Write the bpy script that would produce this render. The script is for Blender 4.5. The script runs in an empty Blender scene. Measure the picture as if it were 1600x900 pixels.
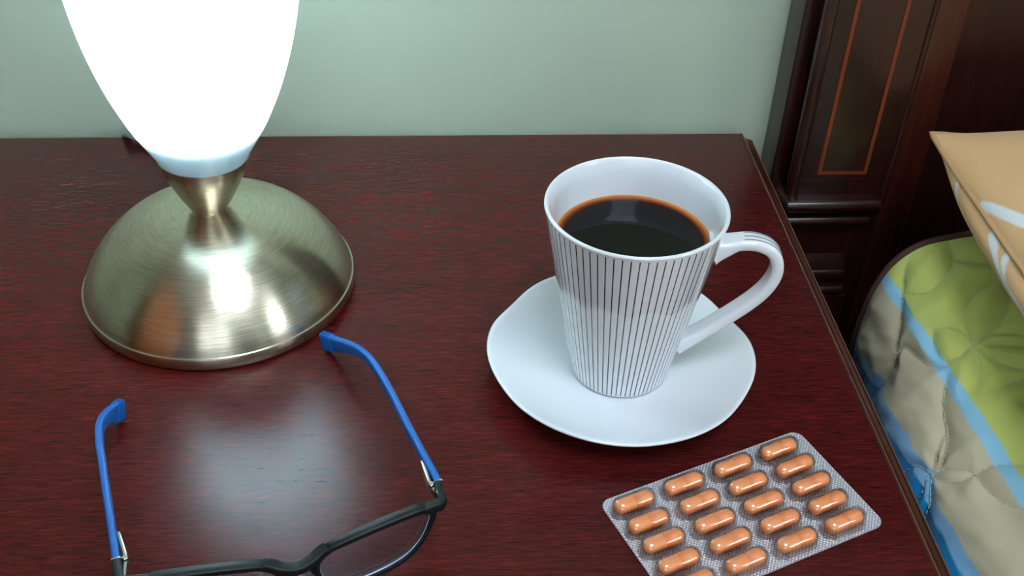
import bpy, bmesh, math, random
import numpy as np
from mathutils import Vector, Matrix, noise as mnoise

# Units are metres; z = 0 is the top of the nightstand, the floor lies 0.60 m below it.
random.seed(4)
SC = bpy.context.scene
COL = SC.collection
PI = math.pi

# ------------------------------------------------------------------ camera
cam_d = bpy.data.cameras.new('camera')
cam = bpy.data.objects.new('camera', cam_d)
COL.objects.link(cam)
cam_d.sensor_width = 36.0
cam_d.lens = 1704.18 / 1600.0 * 36.0
cam_d.clip_start = 0.01
cam.matrix_world = (Matrix.Translation((-0.00287, -0.39717, 0.39261))
                    @ Matrix.Rotation(-0.07646, 4, 'Z') @ Matrix.Rotation(0.91353, 4, 'X')
                    @ Matrix.Rotation(0.03201, 4, 'Z'))
SC.camera = cam

# ------------------------------------------------------------------ world and exposure
world = bpy.data.worlds.new('world')
SC.world = world
world.use_nodes = True
world.node_tree.nodes['Background'].inputs['Color'].default_value = (0.6, 0.75, 1.0, 1)
world.node_tree.nodes['Background'].inputs['Strength'].default_value = 0.3
SC.view_settings.view_transform = 'Standard'
SC.view_settings.look = 'None'
SC.view_settings.gamma = 1.0
SC.view_settings.use_curve_mapping = False
SC.view_settings.exposure = 0.0
BULB_STRENGTH = 172.0       # bulb inside the glass shade
WINDOW_STRENGTH = 2.5      # daylight in the window behind the camera
SIDE_WINDOW_STRENGTH = 9.0 # daylight in the window of the right-hand wall

CEILING_STRENGTH = 13.0    # the room's ceiling light
SC.cycles.max_bounces = 8
SC.cycles.sample_clamp_indirect = 16.0
SC.cycles.adaptive_threshold = 0.02
SC.cycles.diffuse_bounces = 3
SC.cycles.glossy_bounces = 3
SC.cycles.transparent_max_bounces = 10


# ------------------------------------------------------------------ helpers
def srgb(r, g, b):
    def f(c):
        c /= 255.0
        return c / 12.92 if c <= 0.04045 else ((c + 0.055) / 1.055) ** 2.4
    return (f(r), f(g), f(b), 1.0)


def mat(name, color=(0.5, 0.5, 0.5, 1), rough=0.5, metal=0.0, coat=0.0, coat_rough=0.1, spec=0.5, sheen=0.0):
    m = bpy.data.materials.new(name)
    m.use_nodes = True
    b = m.node_tree.nodes['Principled BSDF']
    b.inputs['Base Color'].default_value = color
    b.inputs['Roughness'].default_value = rough
    b.inputs['Metallic'].default_value = metal
    b.inputs['Coat Weight'].default_value = coat
    b.inputs['Coat Roughness'].default_value = coat_rough
    b.inputs['Specular IOR Level'].default_value = spec
    b.inputs['Sheen Weight'].default_value = sheen
    return m


def nd(m, kind, **kw):
    n = m.node_tree.nodes.new(kind)
    for k, v in kw.items():
        setattr(n, k, v)
    return n


def lk(m, a, b):
    m.node_tree.links.new(a, b)


def bsdf(m):
    return m.node_tree.nodes['Principled BSDF']


def math_node(m, op, a, b=None, c=None):
    n = nd(m, 'ShaderNodeMath', operation=op)
    for i, x in enumerate((a, b, c)):
        if x is None:
            continue
        if isinstance(x, (int, float)):
            n.inputs[i].default_value = x
        else:
            lk(m, x, n.inputs[i])
    return n.outputs[0]


def ramp(m, fac, stops):
    r = nd(m, 'ShaderNodeValToRGB')
    e = r.color_ramp.elements
    while len(e) < len(stops):
        e.new(0.5)
    for i, (p, c) in enumerate(stops):
        e[i].position = p
        e[i].color = c
    lk(m, fac, r.inputs['Fac'])
    return r.outputs['Color']


def noise_tex(m, vec, scale, detail=4.0, rough=0.6, dist=0.0):
    n = nd(m, 'ShaderNodeTexNoise')
    n.inputs['Scale'].default_value = scale
    n.inputs['Detail'].default_value = detail
    n.inputs['Roughness'].default_value = rough
    n.inputs['Distortion'].default_value = dist
    lk(m, vec, n.inputs['Vector'])
    return n.outputs['Fac']


def scaled(m, vec, s):
    n = nd(m, 'ShaderNodeMapping')
    n.inputs['Scale'].default_value = s
    lk(m, vec, n.inputs['Vector'])
    return n.outputs['Vector']


def bump(m, height, strength=0.2, dist=0.001):
    n = nd(m, 'ShaderNodeBump')
    n.inputs['Strength'].default_value = strength
    n.inputs['Distance'].default_value = dist
    lk(m, height, n.inputs['Height'])
    return n.outputs['Normal']


def objcoord(m):
    return nd(m, 'ShaderNodeTexCoord').outputs['Object']


def link(o, parent=None):
    COL.objects.link(o)
    if parent is not None:
        o.parent = parent
    return o


def tag(o, label=None, cat=None, group=None, kind=None):
    if label:
        o['label'] = label
    if cat:
        o['category'] = cat
    if group:
        o['group'] = group
    if kind:
        o['kind'] = kind
    return o


def empty(name, loc=(0, 0, 0), rz=0.0):
    o = bpy.data.objects.new(name, None)
    o.empty_display_size = 0.02
    o.location = loc
    o.rotation_euler = (0, 0, rz)
    COL.objects.link(o)
    return o


def mesh(name, verts, faces, material, parent=None, smooth=True, sharp=None):
    me = bpy.data.meshes.new(name)
    me.from_pydata([tuple(map(float, v)) for v in verts], [], [tuple(f) for f in faces])
    bm = bmesh.new()
    bm.from_mesh(me)
    bmesh.ops.recalc_face_normals(bm, faces=bm.faces)
    bm.to_mesh(me)
    bm.free()
    if smooth:
        me.polygons.foreach_set('use_smooth', [True] * len(me.polygons))
        if sharp is not None:
            me.set_sharp_from_angle(angle=math.radians(sharp))
    me.materials.append(material)
    o = bpy.data.objects.new(name, me)
    return link(o, parent)


class MB:
    """collects geometry for one mesh"""
    def __init__(self):
        self.v, self.f = [], []

    def add(self, v, f):
        k = len(self.v)
        self.v += list(v)
        self.f += [tuple(i + k for i in q) for q in f]
        return self

    def box(self, x0, x1, y0, y1, z0, z1, bev=0.0):
        bm = bmesh.new()
        bmesh.ops.create_cube(bm, size=1.0)
        for q in bm.verts:
            q.co = Vector(((x0 + x1) / 2 + q.co.x * (x1 - x0), (y0 + y1) / 2 + q.co.y * (y1 - y0),
                           (z0 + z1) / 2 + q.co.z * (z1 - z0)))
        if bev:
            bmesh.ops.bevel(bm, geom=list(bm.edges), offset=bev, segments=3, profile=0.5, affect='EDGES')
        bm.verts.index_update()
        self.add([q.co.copy() for q in bm.verts], [[q.index for q in f.verts] for f in bm.faces])
        bm.free()
        return self

    def lathe(self, prof, n=96, c=(0, 0)):
        k = len(prof)
        v, f = [], []
        for i in range(n):
            a = 2 * PI * i / n
            for r, z in prof:
                v.append((c[0] + r * math.cos(a), c[1] + r * math.sin(a), z))
        for i in range(n):
            j = (i + 1) % n
            for q in range(k - 1):
                f.append((i * k + q, j * k + q, j * k + q + 1, i * k + q + 1))
        return self.add(v, f)

    def sweep(self, path, secs, ups, closed=False, cap=True):
        """path: points; secs: list of (a, b) outlines per point (or one); ups: up vector per point (or one)"""
        path = [Vector(p) for p in path]
        n = len(path)
        one = not isinstance(secs[0][0], (list, tuple))
        m = len(secs) if one else len(secs[0])
        v, f = [], []
        for i, p in enumerate(path):
            a = path[(i - 1) % n] if (closed or i) else path[i]
            b = path[(i + 1) % n] if (closed or i < n - 1) else path[i]
            t = (b - a).normalized()
            up = Vector(ups[i]) if isinstance(ups, list) else Vector(ups)
            s = t.cross(up).normalized()
            w = s.cross(t).normalized()
            for (x, y) in (secs if one else secs[i]):
                v.append(p + s * x + w * y)
        for i in range(n if closed else n - 1):
            j = (i + 1) % n
            for q in range(m):
                r = (q + 1) % m
                f.append((i * m + q, j * m + q, j * m + r, i * m + r))
        if cap and not closed:
            f.append(tuple(range(m)))
            f.append(tuple((n - 1) * m + q for q in range(m)))
        return self.add(v, f)

    def build(self, name, material, parent=None, smooth=True, sharp=40):
        return mesh(name, self.v, self.f, material, parent, smooth, sharp)


def rrect(hx, hy, r, k=4):
    """rounded rectangle outline, half sizes hx, hy"""
    out = []
    for cx, cy, a0 in ((hx - r, hy - r, 0), (-hx + r, hy - r, 90), (-hx + r, -hy + r, 180), (hx - r, -hy + r, 270)):
        for i in range(k + 1):
            a = math.radians(a0 + 90.0 * i / k)
            out.append((cx + r * math.cos(a), cy + r * math.sin(a)))
    return out


def circle(r, k=12):
    return [(r * math.cos(2 * PI * i / k), r * math.sin(2 * PI * i / k)) for i in range(k)]


def spline(pts, n=8, closed=False):
    """Catmull-Rom through points of any dimension"""
    P = np.array(pts, float)
    m = len(P)
    out = []
    segs = m if closed else m - 1
    for i in range(segs):
        if closed:
            a, b, c, d = P[(i - 1) % m], P[i], P[(i + 1) % m], P[(i + 2) % m]
        else:
            a, b, c, d = P[max(i - 1, 0)], P[i], P[i + 1], P[min(i + 2, m - 1)]
        for k in range(n):
            t = k / n
            out.append(0.5 * (2 * b + (c - a) * t + (2 * a - 5 * b + 4 * c - d) * t * t
                              + (3 * b - a - 3 * c + d) * t ** 3))
    if not closed:
        out.append(P[-1])
    return np.array(out)


# ------------------------------------------------------------------ materials
def wood(name, dark, light, along=(9, 130, 40), rough=0.32, coat=0.35, coat_rough=0.2, mid=0.55, bump_s=0.12):
    m = mat(name, dark, rough, coat=coat, coat_rough=coat_rough)
    oc = objcoord(m)
    a = noise_tex(m, scaled(m, oc, along), 4.0, 5.0, 0.65, 0.3)
    b = noise_tex(m, scaled(m, oc, (along[0] * .35, along[1] * .3, along[2] * .3)), 2.0, 3.0, 0.5)
    mixf = math_node(m, 'ADD', math_node(m, 'MULTIPLY', a, 0.75), math_node(m, 'MULTIPLY', b, 0.3))
    if not bump_s:                # fine short dashes of lighter grain over the broad figure
        c_ = noise_tex(m, scaled(m, oc, (along[0] * 2.2, along[1] * 2.8, along[2])), 4.0, 3.0, 0.6, 0.2)
        mixf = math_node(m, 'ADD', math_node(m, 'MULTIPLY', mixf, 0.55), math_node(m, 'MULTIPLY_ADD', c_, 0.62, -0.075))
    c = ramp(m, mixf, [(0.36, dark), (mid, tuple(0.5 * (p + q) * 0.8 for p, q in zip(dark[:3], light[:3])) + (1,)),
                       (0.72, light)])
    lk(m, c, bsdf(m).inputs['Base Color'])
    if bump_s:
        lk(m, bump(m, a, bump_s, 0.0006), bsdf(m).inputs['Normal'])
    return m


M = {}
M['table_wood'] = wood('mahogany_veneer', srgb(37, 9, 10), srgb(104, 27, 25), along=(12, 125, 40), bump_s=0.0, rough=0.24, coat=0.0)
bsdf(M['table_wood']).inputs['Specular IOR Level'].default_value = 0.25
M['edge_wood'] = wood('mahogany_edge', srgb(40, 12, 10), srgb(78, 28, 18), along=(60, 6, 60), rough=0.3, coat=0.5)
M['edge_line'] = mat('pale_edge_line', srgb(118, 72, 48), 0.45)
M['bed_wood'] = wood('dark_bed_wood', srgb(28, 9, 8), srgb(58, 20, 15), along=(90, 60, 6), rough=0.32, coat=0.25,
                     coat_rough=0.14, bump_s=0.03)
M['bed_wood_red'] = wood('red_bed_wood', srgb(48, 14, 9), srgb(86, 28, 16), along=(90, 60, 6), rough=0.35, coat=0.4,
                         coat_rough=0.2, bump_s=0.03)
M['inlay'] = mat('orange_inlay', srgb(112, 42, 16), 0.4, coat=0.3)
M['paint'] = mat('mint_wall_paint', srgb(178, 189, 170), 0.75)
oc_ = objcoord(M['paint'])
lk(M['paint'], bump(M['paint'], noise_tex(M['paint'], oc_, 60.0, 4.0), 0.12, 0.001), bsdf(M['paint']).inputs['Normal'])
M['ceiling'] = mat('white_ceiling_paint', srgb(232, 232, 228), 0.8)
M['floor'] = wood('floor_boards', srgb(96, 66, 46), srgb(150, 110, 78), along=(3, 40, 10), rough=0.4, coat=0.2)
M['door'] = wood('orange_door_wood', srgb(176, 96, 42), srgb(208, 128, 66), along=(40, 40, 4), rough=0.4, coat=0.3)
M['white_gloss'] = mat('white_gloss_paint', srgb(235, 236, 236), 0.35)
M['chrome'] = mat('polished_steel', srgb(225, 225, 222), 0.14, metal=1.0)
M['porcelain'] = mat('white_porcelain', srgb(226, 229, 236), 0.16, coat=0.5, coat_rough=0.05)
M['black_frame'] = mat('matt_black_frame', srgb(9, 16, 19), 0.5, spec=0.35)
M['blue_temple'] = mat('blue_rubber', srgb(0, 86, 162), 0.5)
M['foil_back'] = mat('foil_rim', srgb(170, 172, 180), 0.35, metal=0.9)
M['capsule'] = mat('orange_capsule_shell', srgb(250, 164, 104), 0.4)
M['capsule_cap'] = mat('orange_capsule_cap', srgb(250, 158, 96), 0.38)
M['cord'] = mat('grey_cord', srgb(128, 140, 132), 0.4)
M['mattress'] = mat('mattress_ticking', srgb(150, 150, 145), 0.9)
M['piping'] = mat('brown_piping', srgb(74, 46, 40), 0.85)
M['thread'] = mat('pale_thread', srgb(216, 220, 198), 0.8)
M['shadow_core'] = mat('socket_plastic', srgb(200, 205, 205), 0.5)


def clear_plastic(name, tint=(1, 1, 1, 1), lo=0.03, hi=0.55, rough=0.06):
    m = bpy.data.materials.new(name)
    m.use_nodes = True
    t = m.node_tree
    t.nodes.remove(t.nodes['Principled BSDF'])
    tr = nd(m, 'ShaderNodeBsdfTransparent')
    tr.inputs['Color'].default_value = tint
    gl = nd(m, 'ShaderNodeBsdfGlossy')
    gl.inputs['Roughness'].default_value = rough
    gl.inputs['Color'].default_value = (1, 1, 1, 1)
    lw = nd(m, 'ShaderNodeLayerWeight')
    lw.inputs['Blend'].default_value = 0.35
    r = math_node(m, 'MULTIPLY_ADD', lw.outputs['Fresnel'], hi - lo, lo)
    mx = nd(m, 'ShaderNodeMixShader')
    lk(m, r, mx.inputs[0])
    lk(m, tr.outputs[0], mx.inputs[1])
    lk(m, gl.outputs[0], mx.inputs[2])
    lk(m, mx.outputs[0], t.nodes['Material Output'].inputs['Surface'])
    return m


M['blister_plastic'] = clear_plastic('clear_blister_plastic', (0.97, 0.96, 0.97, 1), 0.06, 0.8, 0.035)
M['lens'] = clear_plastic('clear_lens', (0.93, 0.95, 1.0, 1), 0.03, 0.5, 0.02)

# brushed metal of the lamp: rings around the axis
m = M['brushed'] = mat('brushed_nickel', srgb(190, 184, 170), 0.27, metal=1.0)
oc = objcoord(m)
sep = nd(m, 'ShaderNodeSeparateXYZ')
lk(m, oc, sep.inputs[0])
rad = math_node(m, 'SQRT', math_node(m, 'ADD', math_node(m, 'MULTIPLY', sep.outputs[0], sep.outputs[0]),
                                     math_node(m, 'MULTIPLY', sep.outputs[1], sep.outputs[1])))
comb = nd(m, 'ShaderNodeCombineXYZ')
lk(m, rad, comb.inputs[0])
lk(m, sep.outputs[2], comb.inputs[1])
ang = math_node(m, 'ARCTAN2', sep.outputs[1], sep.outputs[0])
lk(m, math_node(m, 'MULTIPLY', ang, 0.004), comb.inputs[2])
rings = noise_tex(m, comb.outputs[0], 900.0, 3.0, 0.7)
lk(m, bump(m, rings, 0.10, 0.0004), bsdf(m).inputs['Normal'])
bsdf(m).inputs['Anisotropic'].default_value = 0.8
bsdf(m).inputs['Anisotropic Rotation'].default_value = 0.25
tg = nd(m, 'ShaderNodeTangent', direction_type='RADIAL', axis='Z')
lk(m, tg.outputs[0], bsdf(m).inputs['Tangent'])
lk(m, ramp(m, rings, [(0.3, srgb(188, 179, 160)), (0.7, srgb(218, 209, 190))]), bsdf(m).inputs['Base Color'])

# frosted glass of the lamp shade
m = M['shade'] = bpy.data.materials.new('frosted_opal_glass')
m.use_nodes = True
m.node_tree.nodes.remove(m.node_tree.nodes['Principled BSDF'])
tl = nd(m, 'ShaderNodeBsdfTranslucent')
tl.inputs['Color'].default_value = (0.80, 0.90, 0.93, 1)
df = nd(m, 'ShaderNodeBsdfDiffuse')
df.inputs['Color'].default_value = (0.80, 0.86, 0.86, 1)
mx1 = nd(m, 'ShaderNodeMixShader')
mx1.inputs[0].default_value = 0.35
lk(m, tl.outputs[0], mx1.inputs[1])
lk(m, df.outputs[0], mx1.inputs[2])
gl = nd(m, 'ShaderNodeBsdfGlossy')
gl.inputs['Roughness'].default_value = 0.15
fr = nd(m, 'ShaderNodeFresnel')
mx2 = nd(m, 'ShaderNodeMixShader')
lk(m, math_node(m, 'MULTIPLY', fr.outputs[0], 0.6), mx2.inputs[0])
lk(m, mx1.outputs[0], mx2.inputs[1])
lk(m, gl.outputs[0], mx2.inputs[2])
lk(m, mx2.outputs[0], m.node_tree.nodes['Material Output'].inputs['Surface'])

m = M['flange'] = M['shade'].copy()  # for the added ring that dims the bottom of the glass shade
m.name = 'translucent_light_blocker'
for n_ in m.node_tree.nodes:
    if n_.type in ('BSDF_TRANSLUCENT', 'BSDF_DIFFUSE'):
        n_.inputs['Color'].default_value = (0.10, 0.19, 0.24, 1)

m = M['window'] = bpy.data.materials.new('daylit_window_pane')
m.use_nodes = True
b = bsdf(m)
b.inputs['Base Color'].default_value = (0.8, 0.85, 0.9, 1)
b.inputs['Emission Color'].default_value = (0.80, 0.90, 1.0, 1)
b.inputs['Emission Strength'].default_value = WINDOW_STRENGTH

m = M['side_window'] = M['window'].copy()
bsdf(m).inputs['Emission Strength'].default_value = SIDE_WINDOW_STRENGTH

# ------------------------------------------------------------------ the room
WY = 0.310                       # face of the wall behind the nightstand
XL, XR, YF, ZF, ZC = -1.7, 2.5, -2.7, -0.60, 1.95


def struct(name, mb, material, parent=None):
    o = mb.build(name, material, parent, sharp=30)
    if parent is None:
        o['kind'] = 'structure'
    return o


struct('floor', MB().box(XL, XR, YF, WY, ZF - 0.05, ZF), M['floor'])
struct('ceiling', MB().box(XL, XR, YF, WY, ZC, ZC + 0.05), M['ceiling'])
struct('wall_back', MB().box(XL, XR, WY, WY + 0.08, ZF, ZC), M['paint'])
struct('wall_left', MB().box(XL - 0.08, XL, YF, WY, ZF, ZC), M['paint'])
RY0, RY1, RZ0, RZ1 = -2.35, -1.35, 0.75, 1.75        # window in the right-hand wall
struct('wall_right', MB().box(XR, XR + .08, YF, RY0, ZF, ZC).box(XR, XR + .08, RY1, WY, ZF, ZC)
       .box(XR, XR + .08, RY0, RY1, ZF, RZ0).box(XR, XR + .08, RY0, RY1, RZ1, ZC), M['paint'])
win = struct('window_2', MB().box(XR - .01, XR + .07, RY0, RY0 + .05, RZ0, RZ1).box(XR - .01, XR + .07, RY1 - .05, RY1, RZ0, RZ1)
             .box(XR - .01, XR + .07, RY0 + .05, RY1 - .05, RZ0, RZ0 + .05).box(XR - .01, XR + .07, RY0 + .05, RY1 - .05, RZ1 - .05, RZ1),
             M['white_gloss'])
MB().box(XR + .04, XR + .045, RY0 + .05, RY1 - .05, RZ0 + .05, RZ1 - .05).build('pane', M['side_window'], win)
WX0, WX1, WZ0, WZ1 = -0.75, 0.55, 0.35, 1.65          # window in the wall behind the camera
struct('wall_front', MB().box(XL, WX0, YF - 0.08, YF, ZF, ZC).box(WX1, XR, YF - 0.08, YF, ZF, ZC)
       .box(WX0, WX1, YF - 0.08, YF, ZF, WZ0).box(WX0, WX1, YF - 0.08, YF, WZ1, ZC), M['paint'])
win = struct('window_1', MB().box(WX0, WX0 + .05, YF - .07, YF + .01, WZ0, WZ1).box(WX1 - .05, WX1, YF - .07, YF + .01, WZ0, WZ1)
             .box(WX0 + .05, WX1 - .05, YF - .07, YF + .01, WZ0, WZ0 + .05)
             .box(WX0 + .05, WX1 - .05, YF - .07, YF + .01, WZ1 - .05, WZ1)
             .box((WX0 + WX1) / 2 - .025, (WX0 + WX1) / 2 + .025, YF - .06, YF, WZ0 + .05, WZ1 - .05), M['white_gloss'])
for x0, x1 in ((WX0 + .05, (WX0 + WX1) / 2 - .025), ((WX0 + WX1) / 2 + .025, WX1 - .05)):
    MB().box(x0, x1, YF - .045, YF - .04, WZ0 + .05, WZ1 - .05).build('pane', M['window'], win)
door = struct('door_1', MB().box(.95, 1.80, YF, YF + .04, ZF, ZF + 2.05, 0.004), M['bed_wood_red'])
for z0, z1 in ((ZF + .15, ZF + .95), (ZF + 1.1, ZF + 1.9)):
    MB().box(1.08, 1.67, YF + .038, YF + .05, z0, z1, .006).build('door_panel', M['bed_wood_red'], door)
MB().sweep([(1.02, YF + .04, .42), (1.02, YF + .09, .42), (1.05, YF + .095, .42), (1.14, YF + .095, .42)],
           circle(.009), (0, 0, 1)).build('door_handle', M['chrome'], door)
wd = empty('wardrobe', (XL + .27, -1.35, ZF))
tag(wd, 'tall honey orange wooden wardrobe standing against the left wall', 'wardrobe')
MB().box(-.265, .235, -.80, .80, .05, 2.05, .004).build('body', M['door'], wd)
MB().box(-.265, .225, -.78, .78, 0, .05).build('plinth', M['door'], wd)
for k in range(3):
    y0 = -.795 + k * .53
    d = MB().box(.236, .256, y0 + .003, y0 + .527, .06, 2.04, .004).build('wardrobe_door', M['door'], wd)
    MB().sweep([(.256, y0 + .07, .95), (.285, y0 + .07, .95), (.285, y0 + .07, 1.12), (.256, y0 + .07, 1.12)], circle(.006), (0, 1, 0)).build('handle', M['chrome'], d)

# flush ceiling light of the room
cl = empty('ceiling_lamp', (0.35, -0.90, ZC))
tag(cl, 'square white ceiling light glowing above the bed', 'ceiling light')
MB().box(-.48, .48, -.48, .48, -.05, 0, .01).build('housing', M['white_gloss'], cl)
mcl = mat('ceiling_light_diffuser', (0.9, 0.9, 0.9, 1), 0.4)
bsdf(mcl).inputs['Emission Color'].default_value = (0.77, 0.90, 1.0, 1)
bsdf(mcl).inputs['Emission Strength'].default_value = CEILING_STRENGTH
MB().box(-.45, .45, -.45, .45, -.056, -.049, .002).build('diffuser', mcl, cl)

# ------------------------------------------------------------------ nightstand
TX0, TX1, TY0, TY1 = -0.37, 0.2225, -0.20, 0.2905
ns = empty('nightstand', ((TX0 + TX1) / 2, (TY0 + TY1) / 2, ZF))
tag(ns, 'dark reddish mahogany nightstand carrying the lamp, mug and glasses', 'nightstand')


def to_local(o, root):
    o.location = Vector(o.location) - Vector(root.location)
    return o


TI = TX1 - 0.0095                # flat top ends here, the edge moulding begins
to_local(MB().box(TX0 + .0095, TI, TY0 + .0095, TY1, -0.022, 0.0, 0.0006).build('tabletop', M['table_wood'], ns), ns)


def edge_moulding(path, ups, name='edge_moulding'):
    """profile in (outward, up); outward 0 is the end of the flat top"""
    prof = [(0.0, -0.0002), (0.0012, -0.0001), (0.0018, -0.0012), (0.0030, -0.0030), (0.0055, -0.0046), (0.0078, -0.0052),
            (0.0092, -0.0056), (0.0096, -0.0068), (0.0095, -0.020), (0.0080, -0.022), (0.0, -0.022)]
    mb = MB()
    mb.sweep(path, prof, ups)
    return to_local(mb.build(name, M['edge_wood'], ns, sharp=50), ns)


edge_moulding([(TI, TY0 + .0005, 0), (TI, TY1, 0)], (0, 0, 1))
edge_moulding([(TX0 + .0095, TY1, 0), (TX0 + .0095, TY0 + .0005, 0)], (0, 0, 1))
edge_moulding([(TX0 + .001, TY0 + .0095, 0), (TI + .0085, TY0 + .0095, 0)], (0, 0, 1))
for dx, z in ((0.0012, 0.0002), (0.0091, -0.0052)):      # pale lines along the moulding
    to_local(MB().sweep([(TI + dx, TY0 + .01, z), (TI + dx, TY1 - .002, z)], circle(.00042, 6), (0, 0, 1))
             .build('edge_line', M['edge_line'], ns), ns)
bx0, bx1, by0, by1 = TX0 + .025, TX1 - .025, TY0 + .03, TY1 - .006
to_local(MB().box(bx0, bx0 + .018, by0, by1, -.54, -.022).box(bx1 - .018, bx1, by0, by1, -.54, -.022)
         .box(bx0 + .018, bx1 - .018, by1 - .01, by1, -.54, -.022).box(bx0 + .018, bx1 - .018, by0 + .02, by1 - .01, -.54, -.522)
         .build('carcass', M['table_wood'], ns), ns)
for z0, z1 in ((-.20, -.03), (-.375, -.205), (-.535, -.38)):
    d = to_local(MB().box(bx0 + .019, bx1 - .019, by0 - .004, by0 + .016, z0, z1, .003).build('drawer_front', M['table_wood'], ns), ns)
    k = MB().lathe([(0, 0), (.006, 0), (.006, .012), (.014, .016), (.015, .022), (.010, .027), (0, .028)], 24).build('knob', M['chrome'], d)
    k.rotation_euler = (PI / 2, 0, 0)
    k.location = ((bx0 + bx1) / 2, by0 - .004, (z0 + z1) / 2)
for x in (bx0 + .03, bx1 - .03):
    for y in (by0 + .03, by1 - .03):
        to_local(MB().lathe([(0, -.60), (.014, -.60), (.018, -.57), (.022, -.54), (0, -.54)], 20, (x, y)).build('leg', M['table_wood'], ns), ns)

# ------------------------------------------------------------------ bed: post, headboard, rail
bed = empty('bed', (0.62, 0.28, ZF))
tag(bed, 'dark mahogany bed headboard and post with orange inlay lines', 'bed')


def bp(mb, name, material, parent=None, sharp=35):
    o = mb.build(name, material, parent or bed, sharp=sharp)
    if parent is None:
        to_local(o, bed)
    return o


PF = 0.262                       # front face of the post panel
post = bp(MB().box(.2385, .2500, .279, .3096, -.60, .62, .0012), 'post_side_board', M['bed_wood'])
post = bp(MB().box(.2500, .3200, PF, .304, -.60, .62, .0008), 'bed_post', M['bed_wood'])
bp(MB().sweep([(.2505, PF + .002, -.045), (.2505, PF + .002, .62)], circle(.0048, 16), (0, 1, 0)), 'corner_bead', M['bed_wood'], post)
bp(MB().sweep([(.3195, PF + .002, -.045), (.3195, PF + .002, .62)], circle(.0030, 12), (0, 1, 0)), 'corner_bead', M['bed_wood'], post)
for x in (.2660, .2995):
    bp(MB().box(x, x + .0026, PF - .0004, PF + .002, -.018, .62), 'inlay_strip', M['inlay'], post)
bp(MB().box(.2686, .2995, PF - .0004, PF + .002, -.018, -.0155), 'inlay_strip', M['inlay'], post)
bp(MB().box(.2475, .3010 + .0005, PF - .0002, PF + .002, -.024, -.022), 'panel_step', M['bed_wood'], post)


def ledge(x0, x1, yf, z0, z1, r):
    return bp(MB().box(x0, x1, yf, .304, z0, z1, r), 'ledge_moulding', M['bed_wood'], post)


ledge(.2420, .3165, .2500, -.0440, -.0350, .0040)
ledge(.2450, .3120, .2540, -.0590, -.0510, .0036)
ledge(.2480, .3040, .2560, -.1100, -.1010, .0036)
ledge(.2480, .3060, .2540, -.1240, -.1160, .0036)
pv = []
for z, a in ((-.101, 0.0), (-.092, .002), (-.078, .010), (-.074, .013)):
    pv += [(.250, .258 + a, z), (.3030 - a, .258 + a, z), (.3030 - a, .304, z), (.250, .304, z)]
pf = [(0, 1, 2, 3), (12, 13, 14, 15)]
for i in range(3):
    for q in range(4):
        pf.append((i * 4 + q, i * 4 + (q + 1) % 4, i * 4 + 4 + (q + 1) % 4, i * 4 + 4 + q))
bp(MB().add(pv, pf), 'plinth_block', M['bed_wood'], post, 20)
bp(MB().box(.246, .308, .256, .304, -.60, -.124, .002), 'plinth', M['bed_wood'], post)

bp(MB().box(.3255, .3520, .278, .304, -.50, .62, .003), 'headboard_stile', M['bed_wood_red'])
bp(MB().box(.3520, 1.30, .292, .304, -.40, .62), 'headboard_panel', M['bed_wood'])
bp(MB().box(.3520, 1.30, .282, .304, .55, .62, .003), 'headboard_rail', M['bed_wood_red'])
bp(MB().box(.335, .36, -1.60, .300, -.42, -.26, .003), 'side_rail', M['bed_wood'])
bp(MB().box(.33, .38, -1.66, -1.60, -.60, -.16, .003), 'foot_post', M['bed_wood'])

mt = MB().box(.330, 1.28, -1.55, .190, -.26, -.040, .03).build('mattress', M['mattress'], sharp=60)
tag(mt, 'thick mattress hidden beneath the green and blue quilt', 'mattress')

# ------------------------------------------------------------------ quilt
QHEAD = 0.200
QP = spline([(.306, -.34), (.301, -.22), (.297, -.14), (.296, -.12), (.297, -.098), (.300, -.075), (.308, -.053), (.322, -.038),
             (.345, -.030), (.38, -.026), (.45, -.023), (.60, -.022), (.80, -.022)], 24)        # cross-section at the head end
QP2 = spline([(.262, -.34), (.258, -.23), (.261, -.14), (.266, -.108), (.276, -.082), (.290, -.066), (.309, -.052), (.330, -.043),
              (.355, -.037), (.39, -.031), (.45, -.025), (.60, -.022), (.80, -.022)], 24)       # further down the bed it spreads out
qs = np.concatenate([[0], np.cumsum(np.linalg.norm(np.diff(QP, axis=0), axis=1))])


def q_at(s, y):
    k = np.clip((QHEAD - y) / .16, 0, 1)
    k = k * k * (3 - 2 * k)
    return np.stack([np.interp(s, qs, QP[:, j]) * (1 - k) + np.interp(s, qs, QP2[:, j]) * k for j in (0, 1)], -1)


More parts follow.
